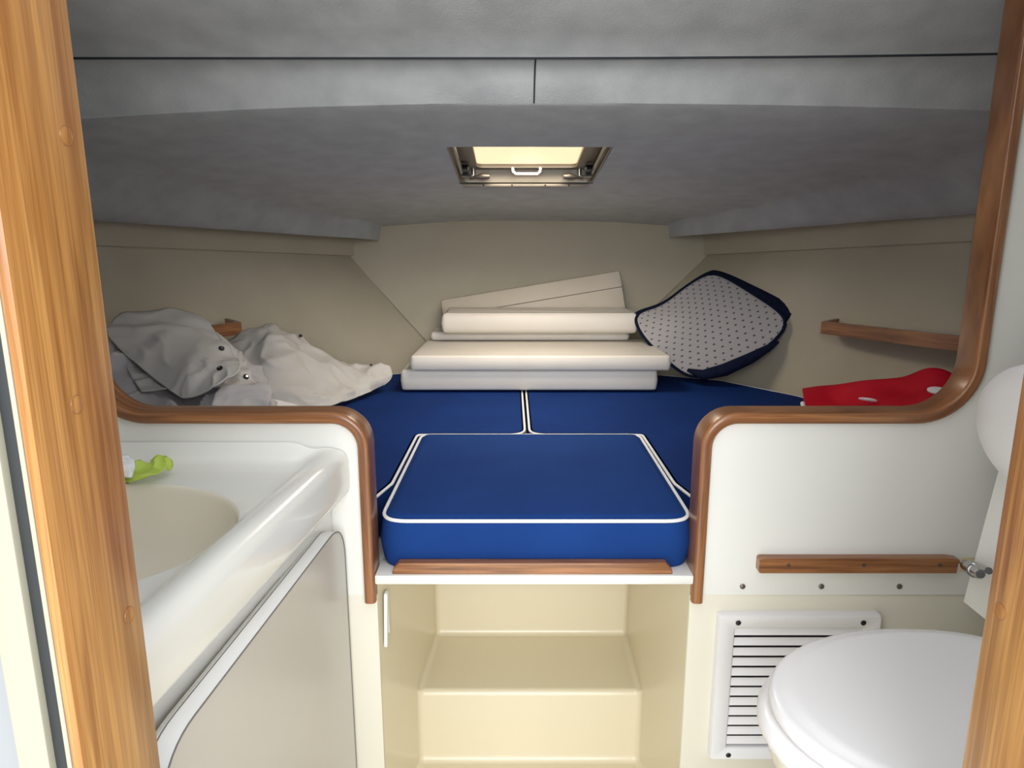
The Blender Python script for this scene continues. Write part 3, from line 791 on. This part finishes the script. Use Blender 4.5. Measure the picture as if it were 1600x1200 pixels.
# proud rounded cupboard door
def vdoor():
    dy0, dy1, z0, z1 = .585, 1.188, -1.10, -.507
    pl_ = roundpoly([(dy0, z0), (dy1, z0), (dy1, z1), (dy0, z1)], .075, 10)
    def face(y, off): return railX(y) * .35 - .3172 * .65 - .052 * .65 * (1.15 - y) + off
    R = lambda off, d_: [(face(y, off), y, z) for y, z in inset2(pl_, d_)]
    dr = loft('cupboard_door', [R(-.03, .0015), R(-.0012, .0015), R(0, .0022)], DOORG, va, sharp=30)
    loft('edge_band', [R(-.03, .004), R(-.024, 0), R(-.0005, 0), R(-.0005, .0018)], PIPE, dr, capb=False, capt=False, sharp=30)
    for off, nm_ in ((.0002, 'edge_line'), (-.0225, 'shadow_gap')):
        tube(nm_, [Vector((face(y, off), y, z)) for y, z in inset2(pl_, .0004)], .0011, SEAMW, dr, closed=True, n=5)
vdoor()
# papers on the counter
gp = empty('green_paper', (-.66, 1.12, ZV)); tag(gp, 'crumpled lime green paper on the vanity next to white tissue', 'paper')
sheet('sheet', [[U(185, 738, Y=1.13), U(212, 724, Y=1.14), U(235, 722, Y=1.14), U(247, 710, Y=1.14), U(268, 718, Y=1.14)],
                [U(185, 745, Y=1.12), U(214, 736, Y=1.12), U(238, 730, Y=1.12), U(250, 724, Y=1.13), U(270, 728, Y=1.135)],
                [U(190, 752, Y=1.105), U(216, 748, Y=1.10), U(238, 742, Y=1.10), U(252, 738, Y=1.12), U(266, 735, Y=1.13)],
                [U(195, 756, Y=1.095), U(218, 753, Y=1.09), U(238, 748, Y=1.09), U(252, 742, Y=1.11), U(262, 739, Y=1.12)]], GREEN, gp, nu=24, nv=16, thick=.0015, fold=.012, scale=26, seed=6)
wt = empty('paper_tissue', (-.72, 1.11, ZV)); tag(wt, 'crumpled white paper tissue on the vanity beside green paper', 'tissue')
sheet('sheet', [[U(165, 722, Y=1.12), U(185, 714, Y=1.12), U(202, 713, Y=1.12)], [U(165, 735, Y=1.10), U(190, 728, Y=1.09), U(210, 728, Y=1.10)], [U(168, 750, Y=1.085), U(190, 747, Y=1.075), U(207, 745, Y=1.085)]], TISSUE, wt, nu=20, nv=18, thick=.0015, fold=.012, scale=28, seed=9)

# ================================================================== TOILET
to = empty('toilet', (.60, .767, -1.2)); tag(to, 'white toilet with closed lid in front of the louvred vent', 'toilet')
ZL = -.58
def egg(sc_, z, dx=0.0, dy=0.0, n=56):
    out = []
    for k in range(n):
        an = 2 * math.pi * k / n; c, s = math.cos(an), math.sin(an)
        if c < 0: x = .585 + .253 * c; y = .767 + .186 * s
        else:
            x = .585 + .20 * (abs(c) ** .6); y = .767 + .186 * s * (1 - .10 * c)
        out.append((.60 + (x - .60) * sc_ + dx, .767 + (y - .767) * sc_ + dy, z))
    return out
loft('lid', [egg(.955, ZL - .020), egg(.990, ZL - .018), egg(1.0, ZL - .012), egg(.995, ZL - .005), egg(.975, ZL - .001), egg(.95, ZL), egg(.93, ZL + .0005), egg(.905, ZL + .0035), egg(.86, ZL + .0045), egg(.6, ZL + .006), egg(.3, ZL + .007)], WPLAS, to, sharp=70)
se = loft('seat', [egg(.97, ZL - .052), egg(1.02, ZL - .050), egg(1.045, ZL - .043), egg(1.048, ZL - .034), egg(1.03, ZL - .026), egg(.99, ZL - .0235)], WPLAS, to, sharp=70)
loft('bowl', [egg(.50, -1.10, .05), egg(.52, -1.0, .05), egg(.62, -.88, .03), egg(.80, -.77, .02), egg(.93, -.70, .01), egg(.985, -.66), egg(1.0, ZL - .056), egg(.97, ZL - .053)], CERAM, to, sharp=70)
loft('plinth', [[(x, y, -1.2) for x, y in rrect(.44, .32, .05, .66, .767)], [(x, y, -1.10) for x, y in rrect(.42, .30, .05, .66, .767)]], CREAM2, to, sharp=40)
for yy in (.70, .835):
    tube('hinge', [(.775, yy - .02, ZL - .015), (.775, yy + .02, ZL - .015)], .013, WPLAS, to, n=12)

# ================================================================== LOUVRED VENT
ve = empty('vent_grille', (.545, YB, -1.012)); tag(ve, 'white louvred vent grille on the cream panel behind the toilet', 'vent')
vx0, vx1, vz0, vz1 = .391, .699, -1.012, -.698; b_ = .031
def ring_y(poly, y): return [(x, y, z) for x, z in poly]
po = rrect(vx1 - vx0, vz1 - vz0, .006, (vx0 + vx1) / 2, (vz0 + vz1) / 2, 3); pi_ = rrect(vx1 - vx0 - 2 * b_, vz1 - vz0 - 2 * b_ + .008, .004, (vx0 + vx1) / 2, (vz0 + vz1) / 2, 3)
loft('frame', [ring_y(po, YB + .002), ring_y(po, YB - .014), ring_y(inset2(po, .003), YB - .018), ring_y(inset2(pi_, -.003), YB - .018), ring_y(pi_, YB - .015), ring_y(pi_, YB + .002)], WPLAS, ve, capb=False, capt=False, sharp=50)
box2('backing', (vx0 + .02, YB + .0005, vz0 + .02), (vx1 - .02, YB + .0018, vz1 - .02), SHADE, ve, bev=0)  # dark plate painted in for the shade between the slats
za, zb = vz1 - b_ + .003, vz0 + b_ - .004; ns = 12; pit = (za - zb) / ns
for k in range(ns):
    zt_ = za - k * pit - .001; xa, xb = vx0 + b_ - .001, vx1 - b_ + .001; zl_ = zt_ - pit * .60
    vsl = [(xa, YB - .008, zt_), (xb, YB - .008, zt_), (xb, YB - .0145, zl_), (xa, YB - .0145, zl_),
           (xa, YB - .006, zt_ - .001), (xb, YB - .006, zt_ - .001), (xb, YB - .0125, zl_ - .001), (xa, YB - .0125, zl_ - .001)]
    obj('slat', vsl, [[0, 1, 2, 3], [7, 6, 5, 4], [0, 4, 5, 1], [1, 5, 6, 2], [2, 6, 7, 3], [3, 7, 4, 0]], WPLAS, ve, smooth=False)
for x, z in ((vx0 + .036, vz1 - .014), (vx1 - .036, vz1 - .014), (vx0 + .036, vz0 + .012), (vx1 - .036, vz0 + .012)):
    tube('screw', [(x, YB - .017, z), (x, YB - .0188, z), (x, YB - .020, z)], [.0052, .0052, .0035], BLACK, ve, n=12)

# ================================================================== TEAK STRIP ON THE BULKHEAD
A = U(1185, 869, Y=YB - .01); B = U(1493, 877, Y=YB - .01); zlo = U(1340, 893, Y=YB - .01).z
ts = empty('teak_strip', ((A.x + B.x) / 2, YB - .009, zlo)); tag(ts, 'teak strip screwed to the white bulkhead above the vent', 'strip')
zu = (A.z + U(1340, 870, Y=YB - .01).z) / 2
prism('strip', roundpoly([(A.x, zlo), (B.x, zlo), (B.x + .001, zu - .011), (B.x + .005, zu - .009), (B.x + .002, zu - .003), (B.x - .018, zu), (A.x, zu)], [.006, .001, .001, .001, .001, .002, .006], 4), YB - .018, YB, TEAKX, ts)
ts.children[0].modifiers.new('soft', 'BEVEL').width = .002
for u in (1232, 1350, 1468):
    p = U(u, 883, Y=YB - .018); tube('screw', [p, p - Vector((0, .001, 0))], .0036, SCREW, ts, n=10)
p = U(1503, 882, Y=YB)
tag(rbox('glue_patch', (p.x + .012, YB - .0008, p.z), (.030, .0016, .030), M('old_glue', (214, 200, 160), .6), bev=.0007), 'beige glue mark left on the white bulkhead beyond the teak strip', 'patch')

# ================================================================== LOCKER DOOR AND ROUND COVER BY THE RIGHT POST
ld = empty('locker_door', (.82, .95, -.633)); tag(ld, 'white locker door edge with a chrome hinge beside the right doorpost', 'locker')
vs = [(.803, 1.122, -.634), (.830, 1.122, -.385), (.85, 1.122, -.15), (.80, .62, -.634), (.827, .62, -.385), (.847, .62, -.15)]
vs += [(x + .05, y, z) for x, y, z in vs]
obj('board', vs, [[0, 3, 4, 1], [1, 4, 5, 2], [6, 7, 10, 9], [7, 8, 11, 10], [0, 1, 7, 6], [1, 2, 8, 7], [3, 9, 10, 4], [4, 10, 11, 5], [0, 6, 9, 3], [2, 5, 11, 8]], LAM, ld, smooth=False)
p1 = U(1508, 882, Y=1.135); p2 = U(1532, 897, Y=1.05)
hg = tube('hinge', [p1, p1.lerp(p2, .08), p1.lerp(p2, .92), p2], [.007, .010, .010, .007], CHROME, ld, n=12)
tube('knuckle', [p1.lerp(p2, .35), p1.lerp(p2, .65)], .0125, CHROME, hg, n=12)
q0 = U(1522, 882, Y=1.10); q1 = U(1545, 892, Y=1.02)
tube('hinge_leaf', [q0, q1], .006, CHROME, hg, n=8)
rc_ = empty('round_cover', (.80, 1.0, -.38)); tag(rc_, 'rounded white plastic cover half hidden by the right doorpost', 'cover')
def dring(sc_, x):
    return [(x + .03 * (1 - sc_) * 0, .985 + .145 * sc_ * math.cos(2 * math.pi * k / 48), -.282 + .100 * sc_ * math.sin(2 * math.pi * k / 48)) for k in range(48)]
loft('cover', [dring(1, .835), dring(1.0, .785), dring(.99, .781), dring(.96, .778), dring(.6, .774), dring(.2, .773)], WPLAS, rc_, sharp=70)
